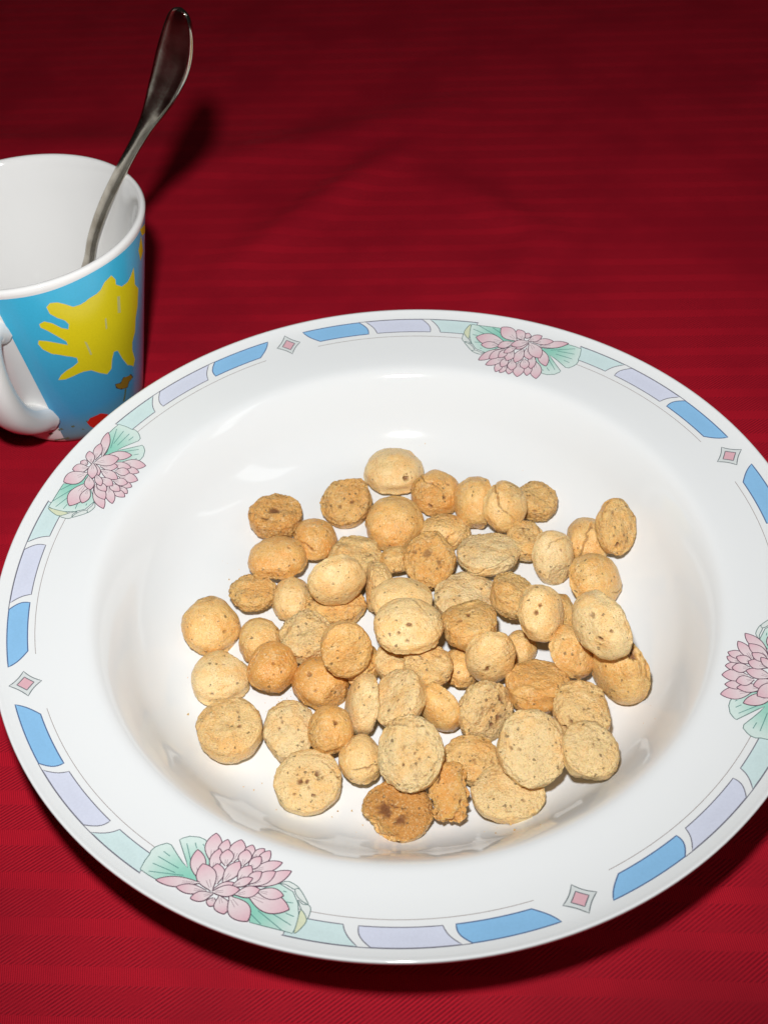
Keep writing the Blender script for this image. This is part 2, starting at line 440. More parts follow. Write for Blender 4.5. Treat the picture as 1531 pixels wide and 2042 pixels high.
LOTUS = {"leafA":[[11.056,-9.927],[10.819,-10.377],[10.636,-10.538],[10.544,-10.802],[10.414,-10.767],[10.304,-10.488],[10.169,-9.948],[10.149,-9.301],[10.207,-8.512],[10.264,-7.75],[10.37,-6.318],[10.423,-5.287],[10.297,-6.07],[10.103,-7.565],[9.936,-8.942],[9.859,-8.781],[9.726,-8.183],[9.619,-6.931],[9.604,-5.997],[9.661,-4.754],[9.882,-3.808],[10.227,-2.873],[10.505,-2.243],[10.617,-3.282],[10.635,-4.058],[10.722,-5.192],[10.877,-6.236],[11.052,-7.376],[11.063,-8.646]],"leafB":[[10.607,1.77],[10.697,3.206],[10.794,4.604],[11.051,5.452],[11.042,7.016],[11.032,9.416],[11.044,10.629],[10.844,10.873],[10.549,10.611],[10.278,10.029],[10.031,8.88],[9.924,6.862],[9.975,5.977],[10.179,4.894],[10.358,3.398]],"rolls":[[[9.907,6.821],[9.808,7.805],[9.88,9.259],[9.959,9.613],[9.962,8.737],[9.903,7.616]],[[9.966,9.041],[9.937,9.669],[10.163,10.95],[10.26,11.301],[10.207,10.368],[10.097,9.495]],[[10.209,9.901],[10.285,10.695],[10.274,11.417],[10.384,11.871],[10.633,11.737],[10.43,10.763]],[[10.433,10.678],[10.633,11.737],[10.853,11.492],[11.033,10.862],[10.773,10.749]]],"linA":[[[10.559,-9.501],[10.541,-6.226]],[[10.768,-9.354],[10.677,-6.161]],[[10.982,-8.939],[10.633,-5.037]],[[10.383,-9.452],[10.399,-8.286]],[[9.914,-7.75],[10.282,-5.331]],[[9.79,-6.862],[9.895,-6.125]],[[9.723,-5.815],[9.758,-5.486]]],"linB":[[[10.833,4.892],[11.018,6.786]],[[10.716,5.695],[11.032,9.416]],[[10.674,7.247],[10.858,10.205]],[[10.593,8.981],[10.63,10.135]],[[10.332,8.164],[10.306,9.427]],[[10.077,7.61],[10.078,8.101]]],"pet":[[[10.024,-3.23],[9.319,-5.303],0.364],[[9.875,-2.341],[9.329,-3.202],0.261],[[9.807,-0.568],[9.185,-1.432],0.364],[[9.608,0.867],[9.2,0.529],0.245],[[9.554,1.584],[9.183,2.472],0.206],[[9.674,2.844],[9.182,3.395],0.253],[[9.854,2.32],[9.387,5.902],0.253],[[10.181,3.798],[9.537,7.641],0.285],[[10.215,3.19],[9.661,5.591],0.277],[[10.25,-2.217],[9.634,-3.306],0.261],[[9.976,-1.065],[9.567,-2.227],0.348],[[9.809,0.986],[9.375,0.238],0.301],[[9.86,1.954],[9.415,2.64],0.253],[[10.467,-0.712],[10.003,-2.23],0.316],[[10.372,-0.103],[9.722,0.318],0.301],[[10.216,1.559],[9.72,2.073],0.293],[[10.219,2.591],[9.774,3.783],0.237],[[10.556,-2.933],[9.917,-5.828],0.316],[[10.676,-0.722],[10.167,-3.935],0.396],[[10.616,-2.652],[11.07,-7.401],0.237],[[10.729,-1.299],[10.971,-4.76],0.222],[[10.725,-0.371],[11.061,-2.368],0.229],[[10.804,0.061],[11.045,0.198],0.198],[[10.715,0.549],[11.082,2.282],0.38],[[10.63,1.746],[11.06,5.225],0.459],[[10.44,3.626],[10.496,9.331],0.443],[[10.284,4.479],[10.199,7.974],0.261],[[10.54,2.153],[10.219,4.761],0.261],[[10.388,1.178],[10.009,3.165],0.198],[[10.633,-0.635],[10.281,1.249],0.174],[[10.702,-0.589],[10.386,2.382],0.261]],"ext":[[11.056,-9.927],[10.384,11.871]]}
def make_lotus(k):
    mp = plate_map(244.3 + 90 * k)
    PL = (0.13, 0.07, 0.10); GL = (0.12, 0.20, 0.19)
    root = Decal(mp, (1, .18))
    # petals
    def metric(r, a): return np.array([r, math.radians(a) * r])
    lift = 0.0085
    for (b, t, wd) in LOTUS['pet']:
        R = 10.3; p = np.array([b[0], math.radians(b[1]) * R]); q = np.array([t[0], math.radians(t[1]) * R]); d = q - p; L = np.linalg.norm(d); d /= L; n = np.array([-d[1], d[0]])
        m = 13; hw = min(wd, .42 * L + .1) * .57
        prof = [math.sin(math.pi * (i / (m - 1)) ** 1.15) ** .8 * hw for i in range(m)]
        prof[0] = hw * .12; prof[-1] = 0.0
        A = [p + d * L * i / (m - 1) + n * prof[i] for i in range(m)]; B = [p + d * L * i / (m - 1) - n * prof[i] for i in range(m)]
        cv = lambda x: np.array([min(x[0], R0 - .012), math.degrees(x[1] / R)])
        A = [cv(x) for x in A]; B = [cv(x) for x in B]
        tip = np.array((0.71, 0.430, 0.495)); bas = np.array((0.765, 0.705, 0.710))
        root.grid(A, B, lambda kk, u: tuple(bas + (tip - bas) * (0.12 + .88 * u) ** 1.7), lift, 3)
        root.line(A, LW * .80, PL, lift + .0006); root.line(B, LW * .80, PL, lift + .0006)
        # veins
        for sg in (-.3, .25):
            root.line([cv(p + d * L * u + n * hw * sg * (u + .25)) for u in (.12, .25, .4)], LW * .5, (0.40, 0.28, 0.32), lift + .0006)
        lift += .0012
    flower = root.build('lotus_print', M_PRINT, plate)
    for nm, ln, cen in (('leafA', 'linA', (10.72, -4.2)), ('leafB', 'linB', (10.75, 4.5))):
        dec = Decal(mp, (1, .18))
        P = LOTUS[nm]
        c0 = np.array((0.25, 0.60, 0.48)); c1 = np.array((0.64, 0.77, 0.73))
        cx = np.array(cen)
        def cf(x, y):
            dd = math.hypot(x - cx[0], math.radians(y - cx[1]) * 10.5) / 1.05
            q = min(1, max(0, dd)) ** 1.6; return tuple(c0 + (c1 - c0) * q)
        P = [(min(r, R0 - .012), a) for r, a in P]
        dec.tri(P, cf, 0.0038); dec.line(P, LW * .75, GL, 0.0044, True)
        for q in LOTUS[ln]: dec.line(q, LW * .7, (0.10, 0.26, 0.24), 0.0046)
        if nm == 'leafB':
            for j, q in enumerate(LOTUS['rolls']):
                q = [(min(r, R0 - .012), a) for r, a in q]
                cc = (0.66, 0.70, 0.50) if j == 3 else (0.70, 0.75, 0.73)
                sp_ = spline(q, 4, True); dec.poly(sp_, lambda t: cc, 0.0048 + .0006 * j, None, 3); dec.line(sp_, LW * .7, GL, 0.0052 + .0006 * j, True)
        dec.build('leaf_print', M_PRINT, flower)
for k in range(4):
    make_border(k); make_lotus(k)

# ------------------------------------------------------------------ mug
MX, MY = -12.04, 11.75
MT, MB, MH = 4.197, 2.5, 7.99
def mug_r(z): return MB + (MT - MB) * z / MH - 0.25 * max(0.0, 1 - z / 0.5) ** 2
def make_mug():
    root = empty('mug', (MX, MY, 0))
    tag(root, 'white tapered mug with blue and yellow painted print, a spoon standing in it', 'mug')
    outer = [(0, .12), (1.75, .12), (1.85, .0), (2.1, .0)] + [(mug_r(z), z) for z in (0.02, .12, .3, .5, .8, 1.5, 3, 4.5, 6, 7.2, 7.75)]
    rim = [(MT - .02, 7.88), (MT - .07, 7.96), (MT - .14, 7.99), (MT - .21, 7.96), (MT - .27, 7.87)]
    inner = [(mug_r(z) - .31, z) for z in (7.6, 7, 6, 4.5, 3, 1.6, 1.0)] + [(2.15, .7), (1.7, .52), (0, .5)]
    v, f = lathe((outer + rim + inner)[::-1], 128)
    mesh_obj('mug_body', v, f, M_MUG, root)
    # handle: an ear swept in the vertical plane through azimuth HA
    HA = math.radians(-99.5)
    path = spline([(mug_r(z) + e, z) for e, z in ((-.25, 6.3), (.2, 6.5), (.6, 6.35), (.95, 5.85), (1.2, 5.1), (1.3, 4.2), (1.2, 3.3), (.85, 2.55), (.4, 2.05), (-.2, 1.7))], 6)
    V, F = [], []; n = len(path); m = 18
    rad = np.array([math.cos(HA), math.sin(HA), 0]); tan = np.array([-math.sin(HA), math.cos(HA), 0]); zz = np.array([0, 0, 1.0])
    for i, (r, z) in enumerate(path):
        d = path[min(i + 1, n - 1)] - path[max(i - 1, 0)]; d = d / np.linalg.norm(d)
        nv = rad * d[1] - zz * d[0]
        e = abs(2 * i / (n - 1) - 1); fl = 1 + .25 * e ** 5
        for j in range(m):
            a = 2 * math.pi * j / m; cx, sx_ = math.cos(a), math.sin(a)
            q = rad * r + zz * z + tan * (0.57 * fl * math.copysign(abs(cx) ** .8, cx)) + nv * (0.50 * fl * math.copysign(abs(sx_) ** .8, sx_))
            V.append(q)
    for i in range(n - 1):
        for j in range(m):
            k = (j + 1) % m; F.append((i * m + j, i * m + k, (i + 1) * m + k, (i + 1) * m + j))
    F.append(tuple(range(m))[::-1]); F.append(tuple((n - 1) * m + j for j in range(m)))
    mesh_obj('handle', V, F, M_MUG, root)
    # printed wrap and drawings; coordinates are (azimuth in degrees, height)
    def mp(p, lift):
        a = math.radians(p[0]); r = mug_r(p[1]) + 0.006 + lift
        return (r * math.cos(a), r * math.sin(a), p[1])
    MG = {"yellow":[[-43.31,6.859],[-40.56,7.069],[-36.37,7.154],[-34.09,6.884],[-33.96,6.659],[-29.87,6.384],[-24.86,6.339],[-21.58,6.454],[-18.72,6.639],[-18.12,6.289],[-17.61,5.884],[-13.26,5.514],[-14.56,4.849],[-17.66,4.419],[-18.83,3.885],[-22.6,3.575],[-22.91,3.22],[-19.83,2.645],[-21.9,2.42],[-28.82,2.79],[-33.39,3.31],[-36.68,3.835],[-39.77,3.905],[-41.88,3.61],[-43.23,3.21],[-46.6,3.08],[-51.75,3.345],[-56.27,3.64],[-61.03,3.73],[-67.6,3.68],[-72.5,3.63],[-76.19,3.67],[-73.86,3.865],[-70.23,4.019],[-66.09,4.114],[-62.58,4.244],[-62.62,4.474],[-68.38,4.739],[-74.5,4.984],[-78.06,5.279],[-79.2,5.559],[-78.3,5.699],[-74.81,5.599],[-70.24,5.399],[-65.5,5.174],[-65.58,5.369],[-69.14,5.719],[-72.49,6.049],[-75.15,6.264],[-75.18,6.419],[-72.8,6.484],[-69.67,6.319],[-66.22,6.009],[-63.06,5.854],[-62.09,6.064],[-63.41,6.289],[-66.57,6.504],[-69.14,6.754],[-69.62,7.064],[-67.75,7.184],[-64.67,7.124],[-61.54,6.939],[-58.34,6.714],[-54.41,6.684],[-49.36,6.774],[-45.71,6.794]],"scr1":[[-33.7,6.144],[-31.8,6.084],[-31.94,5.374],[-34.19,5.449]],"scr2":[[-56.73,5.084],[-55.48,4.974],[-53.93,4.344],[-55.13,4.354]],"scr3":[[-43.2,5.584],[-42.16,5.599],[-42.34,5.129],[-43.42,5.114]],"bug":[[-41.73,2.345],[-37.13,2.225],[-34.24,2.37],[-25.65,2.165],[-23.34,1.935],[-28.46,1.925],[-30.28,1.735],[-36.43,1.89],[-40.99,2.145]],"stem1":[[-32.48,1.76],[-33.71,1.47],[-35.61,1.2]],"red":[[-68.07,1.115],[-64.83,1.3],[-56.52,1.32],[-51.62,1.12],[-48.88,0.84],[-55.48,0.61],[-62.32,0.58],[-66.61,0.85]],"stem2":[[-98.97,0.72],[-87.72,1.025],[-78.57,1.085],[-67.34,1.175]],"stem3":[[-97.71,0.315],[-86.05,0.455],[-71.91,0.81]],"rimyel":[[-0.17,7.494],[6.28,6.904],[-6.78,7.339],[-10.18,7.729]],"rimyel2":[[-8.59,7.424],[-4.28,6.639],[-9.51,6.484],[-12.62,7.029]]}
    lo, hi = -89.0, 360 - 128.0
    ang = np.linspace(lo, hi, 150)
    dec = Decal(mp, (.065, 1))
    topw = [(a, 7.70 + .03 * math.sin(a * .11)) for a in ang]
    def e0(z): return 0
    bot = [(a, .10) for a in ang]
    topw[0] = (lo - 1.5, 7.70); 
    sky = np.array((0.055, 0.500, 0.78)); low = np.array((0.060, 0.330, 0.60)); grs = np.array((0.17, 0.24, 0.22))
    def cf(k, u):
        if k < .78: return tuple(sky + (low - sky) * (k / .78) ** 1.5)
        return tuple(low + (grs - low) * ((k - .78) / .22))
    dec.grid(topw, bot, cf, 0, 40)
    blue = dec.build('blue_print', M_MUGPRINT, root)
    dec = Decal(mp, (.065, 1))
    yl = np.array((0.80, 0.69, 0.012)); ol = np.array((0.74, 0.57, 0.02))
    def yc(x, y):
        return tuple(yl + (ol - yl) * .25)
    dec.tri(MG['yellow'], yc, 0.004)
    dec.line(MG['yellow'], .035, (0.62, 0.60, 0.40), 0.003, True)
    for k in ('rimyel', 'rimyel2'): dec.tri(MG[k], yc, 0.004)
    for k in ('scr1', 'scr2', 'scr3'): dec.tri(MG[k], lambda x, y: (0.58, 0.58, 0.22), 0.007)
    dec.build('yellow_drawing_print', M_MUGPRINT, root)
    dec = Decal(mp, (.065, 1))
    dec.tri(MG['bug'], lambda x, y: (0.30, 0.17, 0.02), 0.004); dec.line(MG['bug'], .05, (0.06, 0.05, 0.03), 0.005, True)
    dec.line(MG['stem1'], .09, (0.12, 0.17, 0.07), 0.004); dec.line(MG['stem2'], .10, (0.10, 0.16, 0.09), 0.004); dec.line(MG['stem3'], .10, (0.11, 0.17, 0.09), 0.004)
    dec.build('flower_stem_print', M_MUGPRINT, root)
    dec = Decal(mp, (.065, 1)); dec.tri(MG['red'], lambda x, y: (0.62, 0.02, 0.012), 0.006)
    dec.build('red_flower_print', M_MUGPRINT, root)
    return root
make_mug()

# ------------------------------------------------------------------ spoon
def make_spoon():
    base = Vector((-12.9, 12.3, 0.75))
    root = empty('teaspoon', tuple(base))
    tag(root, 'tarnished silver teaspoon leaning in the blue and yellow mug', 'spoon')
    # spine from handle tip down to bowl end (cm), half width, half thickness
    K = [(-5.73, 12.84, 13.95, .06, .06), (-5.75, 12.9, 13.87, .25, .08), (-5.78, 12.97, 13.65, .40, .10), (-5.83, 13.03, 13.28, .52, .11), (-5.94, 13.08, 12.85, .60, .115), (-6.08, 13.19, 12.45, .64, .12), (-6.29, 13.25, 12.05, .64, .12), (-6.53, 13.34, 11.65, .60, .12),
         (-6.76, 13.45, 11.25, .55, .12), (-6.98, 13.51, 10.9, .49, .12), (-7.22, 13.59, 10.55, .42, .12), (-7.46, 13.66, 10.2, .35, .12), (-7.73, 13.75, 9.8, .29, .125), (-8.2, 13.97, 9.15, .25, .13), (-8.91, 14.22, 8.13, .24, .135), (-9.47, 14.28, 7.2, .24, .135),
         (-10.02, 14.33, 6.3, .24, .13), (-10.53, 14.31, 5.35, .24, .12), (-10.96, 14.22, 4.5, .25, .11), (-11.4, 14.0, 3.6, .32, .09), (-11.9, 13.65, 2.6, .72, .06), (-12.35, 13.15, 1.75, .98, .05), (-12.75, 12.6, 1.1, .80, .05), (-12.95, 12.2, .80, .30, .05), (-12.98, 12.12, .77, .05, .04)]
    K = np.array(K); up_ = K[:, 2] > 4.0            # one smooth sweep from tip to mug
    for c_ in (0, 1): K[up_, c_] = np.polyval(np.polyfit(K[up_, 2], K[up_, c_], 3), K[up_, 2])
    P = spline(K, 5); n = len(P); V, F = [], []
    wd0 = np.array([0.787, -0.446, 0.417])
    us = [-1, -.93, -.80, -.70, -.35, 0, .35, .70, .80, .93, 1]
    m = 2 * len(us) - 2
    for i in range(n):
        c = P[i, :3]; d = P[min(i + 1, n - 1), :3] - P[max(i - 1, 0), :3]; d /= np.linalg.norm(d)
        wv = wd0 - d * (wd0 @ d); wv /= np.linalg.norm(wv); nv = np.cross(d, wv); nv /= np.linalg.norm(nv)
        if nv @ np.array([0, -1, .8]) < 0: nv = -nv
        hw, ht = P[i, 3], P[i, 4]; f = i / (n - 1)
        bowl = min(1, max(0, (f - .76) / .08)); hd = 1 - min(1, max(0, (f - .36) / .16))
        for u in us:                                # front face, raised lip along the handle's edge
            lip = .05 * hd * math.exp(-((abs(u) - .88) / .10) ** 2)
            prof = ht * math.sqrt(max(0, 1 - abs(u) ** (2 + 4 * hd)))
            V.append(c + wv * hw * u + nv * (prof + lip - bowl * .45 * (1 - u * u)))
        for u in us[-2:0:-1]:
            prof = -ht * math.sqrt(max(0, 1 - abs(u) ** (2 + 2 * hd)))
            V.append(c + wv * hw * u + nv * (prof - bowl * .45 * (1 - u * u)))
    for i in range(n - 1):
        for j in range(m):
            k = (j + 1) % m; F.append((i * m + j, i * m + k, (i + 1) * m + k, (i + 1) * m + j))
    F.append(tuple(range(m))[::-1]); F.append(tuple((n - 1) * m + j for j in range(m)))
    V = np.array(V) - np.array(base)
    cut = int(n * .79)
    # handle and bowl are two parts that meet on one ring
    def part(name, a, b):
        vv = V[a * m:(b + 1) * m]; ff = []
        for i in range(b - a):
            for j in range(m):
                k = (j + 1) % m; ff.append((i * m + j, i * m + k, (i + 1) * m + k, (i + 1) * m + j))
        ff.append(tuple(range(m))[::-1]); ff.append(tuple((b - a) * m + j for j in range(m)))
        return mesh_obj(name, vv, ff, M_METAL, root)
    part('spoon_handle', 0, cut); part('spoon_bowl', cut, n - 1)
make_spoon()

# ------------------------------------------------------------------ cookies
COOKIES = [
["01",[-0.137,5.95,0.952],[0.9985,0.0258,0.0485,-0.0292,0.9972,0.0694,-0.0466,-0.0707,0.9964],[0.95,0.955,0.686],0.25,0.2,[[0.45,-0.76,0.47,0.14,0.1]]],
["02",[-1.749,4.497,1.226],[0.9759,-0.0411,0.2143,-0.099,-0.9586,0.2669,0.1945,-0.2817,-0.9396],[0.844,0.875,0.585],0.6,0.9,[[-0.29,-0.69,-0.66,0.13,0.1],[0.36,0.2,-0.91,0.11,0.06],[-0.15,0.34,-0.93,0.09,0.05]]],
["03",[-4.032,4.042,1.29],[0.9985,-0.0258,-0.0485,-0.0292,-0.9972,-0.0694,-0.0466,0.0707,-0.9964],[0.839,0.852,0.693],0.78,1,[[-0.01,0.15,-0.99,0.28,0.07],[-0.34,0.55,-0.77,0.15,0.06]]],
["16",[4.453,4.151,1.205],[0.9985,-0.0258,-0.0485,-0.0292,-0.9972,-0.0694,-0.0466,0.0707,-0.9964],[0.644,0.781,0.581],0.5,0.9,[[-0.56,-0.28,-0.78,0.1,0.08],[-0.42,0.1,-0.9,0.08,0.07]]],
["17",[1.419,3.209,0.823],[0.9985,0.0258,0.0485,-0.0292,0.9972,0.0694,-0.0466,-0.0707,0.9964],[0.848,0.704,0.448],0.45,0.8,[]],
["13",[1.238,4.855,0.908],[0.9985,0.0258,0.0485,-0.0292,0.9972,0.0694,-0.0466,-0.0707,0.9964],[0.815,0.852,0.683],0.65,0.6,[[-0.29,-0.94,0.19,0.13,0.1],[0.47,-0.21,0.86,0.1,0.09],[0.26,-0.78,0.57,0.08,0.08]]],
["14",[2.488,4.065,1.307],[0.4348,0.0531,-0.8989,-0.6304,0.7308,-0.2618,0.643,0.6805,0.3513],[0.863,0.853,0.601],0.5,0.3,[]],
["15",[3.289,3.44,1.708],[0.8576,0.0531,0.5115,0.3157,0.7308,-0.6052,-0.406,0.6805,0.61],[0.744,0.78,0.518],0.42,0.1,[]],
["04",[-0.213,3.559,0.951],[0.9944,0.0316,0.1008,-0.0261,0.9981,-0.0561,-0.1024,0.0532,0.9933],[0.934,0.977,0.783],0.55,0.1,[]],
["05",[-2.789,2.994,0.987],[0.9792,0.0146,0.2025,-0.0718,0.9579,0.2779,-0.19,-0.2866,0.939],[0.686,0.879,0.637],0.7,0.4,[]],
["06",[-3.868,2.069,1.328],[0.9985,0.0258,0.0485,-0.0292,0.9972,0.0694,-0.0466,-0.0707,0.9964],[0.909,0.829,0.504],0.65,0.25,[[0.39,-0.03,0.92,0.06,0.05]]],
["07",[-1.484,2.042,1.299],[0.9985,-0.0258,-0.0485,-0.0292,-0.9972,-0.0694,-0.0466,0.0707,-0.9964],[0.83,0.862,0.694],0.4,0.8,[]],
["11",[-0.215,1.872,1.033],[0.9931,-0.0046,-0.1168,0.0737,0.8001,0.5953,0.0907,-0.5999,0.795],[0.536,0.687,0.498],0.5,0.5,[]],
["19",[3.874,2.361,1.34],[0.9985,-0.0258,-0.0485,-0.0292,-0.9972,-0.0694,-0.0466,0.0707,-0.9964],[0.581,0.726,0.533],0.45,0.8,[[-0.12,-0.37,-0.92,0.12,0.09],[0.15,0.28,-0.95,0.08,0.06]]],
["21",[5.871,2.464,0.922],[0.9801,0.029,-0.1962,-0.0275,0.9996,0.0104,0.1964,-0.0048,0.9805],[0.653,0.837,0.606],0.45,0.1,[]],
["12",[0.852,1.566,1.534],[0.9986,-0.0452,0.0281,-0.0526,-0.918,0.393,0.008,-0.3939,-0.9191],[0.795,0.883,0.57],0.65,1,[[-0.12,-0.15,-0.98,0.22,0.05],[0.36,0.2,-0.91,0.15,0.05]]],
["18",[2.643,1.819,1.44],[0.9996,-0.0189,0.0198,-0.0144,-0.9782,-0.2073,0.0233,0.2069,-0.9781],[0.933,0.914,0.535],0.12,0.6,[]],
["22",[6.673,2.247,1.83],[0.8595,-0.0514,-0.5086,0.2728,-0.7952,0.5415,-0.4322,-0.6042,-0.6694],[0.683,0.876,0.526],0.5,0.7,[[-0.25,0.7,-0.67,0.13,0.08],[-0.47,-0.51,-0.72,0.1,0.05]]],
["20",[4.629,1.672,1.249],[0.8989,0.0531,0.4348,0.2618,0.7308,-0.6304,-0.3513,0.6805,0.643],[0.661,0.83,0.504],0.12,0.3,[[-0.05,0.26,0.97,0.06,0.06]]],
["23",[5.721,0.622,1.238],[0.7787,0.0471,0.6257,0.2509,0.8906,-0.3794,-0.5751,0.4524,0.6816],[0.958,0.824,0.604],0.5,0.15,[]],
["24",[-0.914,0.735,1.371],[0.0531,0.1874,0.9809,0.7308,-0.6767,0.0897,0.6805,0.712,-0.1729],[0.746,0.749,0.508],0.35,0.6,[]],
["09",[-4.597,0.85,1.291],[0.9985,-0.0258,-0.0485,-0.0292,-0.9972,-0.0694,-0.0466,0.0707,-0.9964],[0.72,0.687,0.408],0.6,1,[]],
["10",[-3.438,0.717,0.894],[0.9985,0.0258,0.0485,-0.0292,0.9972,0.0694,-0.0466,-0.0707,0.9964],[0.604,0.775,0.561],0.3,0.3,[]],
["27",[-2.103,0.349,1.101],[0.9985,-0.0258,-0.0485,-0.0292,-0.9972,-0.0694,-0.0466,0.0707,-0.9964],[0.89,0.757,0.476],0.5,0.9,[]],
["08",[-2.024,0.656,1.917],[0.9162,0.0523,0.3973,0.3737,0.246,-0.8943,-0.1445,0.9679,0.2058],[0.891,0.806,0.576],0.28,0.3,[]],
["25",[-0.083,-0.23,1.81],[0.9985,0.0258,0.0485,-0.0292,0.9972,0.0694,-0.0466,-0.0707,0.9964],[0.902,0.755,0.479],0.3,0.4,[]],
["30",[1.873,0.226,1.229],[0.9985,-0.0258,-0.0485,-0.0292,-0.9972,-0.0694,-0.0466,0.0707,-0.9964],[1.02,0.987,0.582],0.12,0.7,[]],
["32",[3.212,-0.067,1.746],[0.9442,-0.0203,-0.3288,-0.078,-0.9835,-0.1632,-0.32,0.1797,-0.9302],[0.658,0.843,0.611],0.5,0.9,[]],
["67",[4.497,-0.931,1.284],[0.3282,0.0531,0.9431,0.6309,0.7308,-0.2607,-0.7031,0.6805,0.2063],[0.778,0.831,0.466],0.55,0.7,[]],
["51",[-1.349,-2.008,1.173],[0.487,0.0531,0.8718,0.576,0.7308,-0.3663,-0.6566,0.6805,0.3253],[0.67,0.672,0.416],0.5,0.5,[]],
["52",[-0.401,-2.03,1.369],[0.9985,-0.0258,-0.0485,-0.0292,-0.9972,-0.0694,-0.0466,0.0707,-0.9964],[0.561,0.657,0.498],0.28,0.5,[]],
["54",[1.485,-2.134,0.914],[0.9985,0.0143,0.0531,-0.0292,0.956,0.2919,-0.0466,-0.293,0.955],[0.543,0.696,0.504],0.55,0.5,[]],
["53",[0.559,-2.466,1.704],[0.9985,-0.0258,-0.0485,-0.0292,-0.9972,-0.0694,-0.0466,0.0707,-0.9964],[0.707,0.712,0.482],0.4,0.8,[]],
["57",[3.31,-1.461,0.809],[0.9985,0.0258,0.0485,-0.0292,0.9972,0.0694,-0.0466,-0.0707,0.9964],[0.462,0.592,0.429],0.4,0.5,[]],
["33",[3.822,-1.299,2.283],[0.9002,0.0518,0.4323,0.2318,0.7835,-0.5766,-0.3686,0.6193,0.6933],[0.69,0.815,0.51],0.3,0.4,[[-0.47,0.31,0.83,0.09,0.11],[-0.61,0.02,0.79,0.12,0.14]]],
["26",[0.059,-1.495,2.225],[0.9985,0.0316,0.045,-0.0292,0.9982,-0.0527,-0.0466,0.0513,0.9976],[0.977,0.837,0.525],0.22,0.35,[[0.01,-0.36,0.93,0.08,0.08],[-0.31,-0.63,0.71,0.07,0.07],[-0.03,-0.86,0.51,0.05,0.05]]],
["31",[1.83,-1.246,1.984],[0.9946,-0.0099,0.1038,0.0292,-0.9291,-0.3686,0.1,0.3697,-0.9238],[0.781,0.955,0.708],0.55,0.5,[[-0.01,0.15,-0.99,0.11,0.11],[-0.35,0.36,-0.87,0.1,0.05]]],
["36",[4.619,-2.191,1.57],[0.7829,0.0335,0.6212,0.0333,0.9949,-0.0956,-0.6212,0.0956,0.7778],[0.788,0.771,0.53],0.45,0.4,[]],
["35",[5.948,-2.895,1.622],[0.5682,0.0529,-0.8212,-0.7976,0.2812,-0.5337,0.2027,0.9582,0.202],[0.981,1.002,0.575],0.5,0.5,[[0.45,0.88,0.16,0.2,0.07]]],
["34",[5.445,-2.35,3.033],[0.4016,0.0515,-0.9144,-0.9011,0.2004,-0.3845,0.1634,0.9784,0.1269],[1.025,0.8,0.743],0.18,0.4,[[0.65,0.25,0.72,0.1,0.09],[0.73,0.58,0.36,0.08,0.06],[0.05,0.76,0.64,0.12,0.05]]],
["37",[-5.881,-0.225,1.015],[0.9318,0.0346,0.3613,0.0116,0.9921,-0.125,-0.3628,0.1207,0.924],[0.869,0.917,0.607],0.5,0.4,[[-0.74,-0.32,0.59,0.05,0.05],[0.44,-0.42,0.8,0.1,0.04]]],
["39",[-4.369,-0.769,0.864],[0.9985,0.0258,0.0485,-0.0292,0.9972,0.0694,-0.0466,-0.0707,0.9964],[0.622,0.797,0.577],0.42,0.3,[]],
["38",[-5.456,-2.032,0.879],[0.9985,0.0258,0.0485,-0.0292,0.9972,0.0694,-0.0466,-0.0707,0.9964],[0.845,0.846,0.609],0.2,0.25,[[-0.15,-0.92,0.35,0.07,0.06],[0.19,0.05,0.98,0.06,0.04]]],
["28",[-2.932,-0.91,1.28],[0.9985,-0.0258,-0.0485,-0.0292,-0.9972,-0.0694,-0.0466,0.0707,-0.9964],[0.79,0.854,0.674],0.28,0.9,[]],
["41",[-3.909,-2.008,1.237],[0.9851,0.0279,0.1696,-0.0323,0.9992,0.0231,-0.1688,-0.0282,0.9852],[0.71,0.772,0.607],0.8,0.2,[[0.01,-0.36,0.93,0.06,0.05],[0.08,-0.74,0.67,0.06,0.05]]],
["42",[-2.54,-2.439,0.934],[0.973,0.0283,0.229,-0.0318,0.9994,0.0116,-0.2286,-0.0186,0.9733],[0.813,0.813,0.634],0.75,0.35,[[-0.5,-0.17,0.85,0.12,0.05]]],
["29",[-1.692,-2.295,2.383],[0.9453,-0.0549,-0.3217,0.2518,-0.5042,0.826,-0.2076,-0.8618,-0.4628],[0.741,0.792,0.521],0.6,0.4,[]],
["43",[-4.982,-3.99,1.395],[0.9985,-0.0258,-0.0485,-0.0292,-0.9972,-0.0694,-0.0466,0.0707,-0.9964],[0.89,0.942,0.751],0.35,0.4,[[0.25,-0.37,-0.9,0.07,0.07],[0.36,0.2,-0.91,0.07,0.06],[-0.01,0.15,-0.99,0.06,0.05]]],
["44",[-3.339,-4.099,1.263],[0.9873,-0.0319,-0.1559,-0.0223,-0.9978,0.0631,-0.1576,-0.0588,-0.9858],[0.733,0.874,0.656],0.12,0.5,[[-0.32,-0.11,-0.94,0.08,0.05],[-0.42,0.1,-0.9,0.06,0.06]]],
["45",[-2.222,-4.289,1.387],[0.9937,0.0276,0.109,-0.0311,0.999,0.0308,-0.108,-0.034,0.9936],[0.617,0.733,0.551],0.65,0.6,[[0.23,-0.17,0.96,0.13,0.13]]],
["46",[-2.817,-5.681,1.228],[0.9985,-0.0331,-0.0439,-0.0292,-0.9957,0.0875,-0.0466,-0.0861,-0.9952],[0.88,0.877,0.562],0.22,0.3,[[-0.22,0.14,-0.97,0.12,0.13],[-0.01,0.15,-0.99,0.07,0.12],[0.33,-0.14,-0.93,0.12,0.13],[0.49,-0.03,-0.87,0.07,0.12],[0.22,0.58,-0.79,0.09,0.09],[-0.32,-0.11,-0.94,0.05,0.06]]],
["55",[0.893,-3.582,1.254],[0.6843,0.0477,-0.7276,-0.7292,0.0378,-0.6833,-0.0051,0.9981,0.0606],[0.702,0.763,0.498],0.5,0.3,[]],
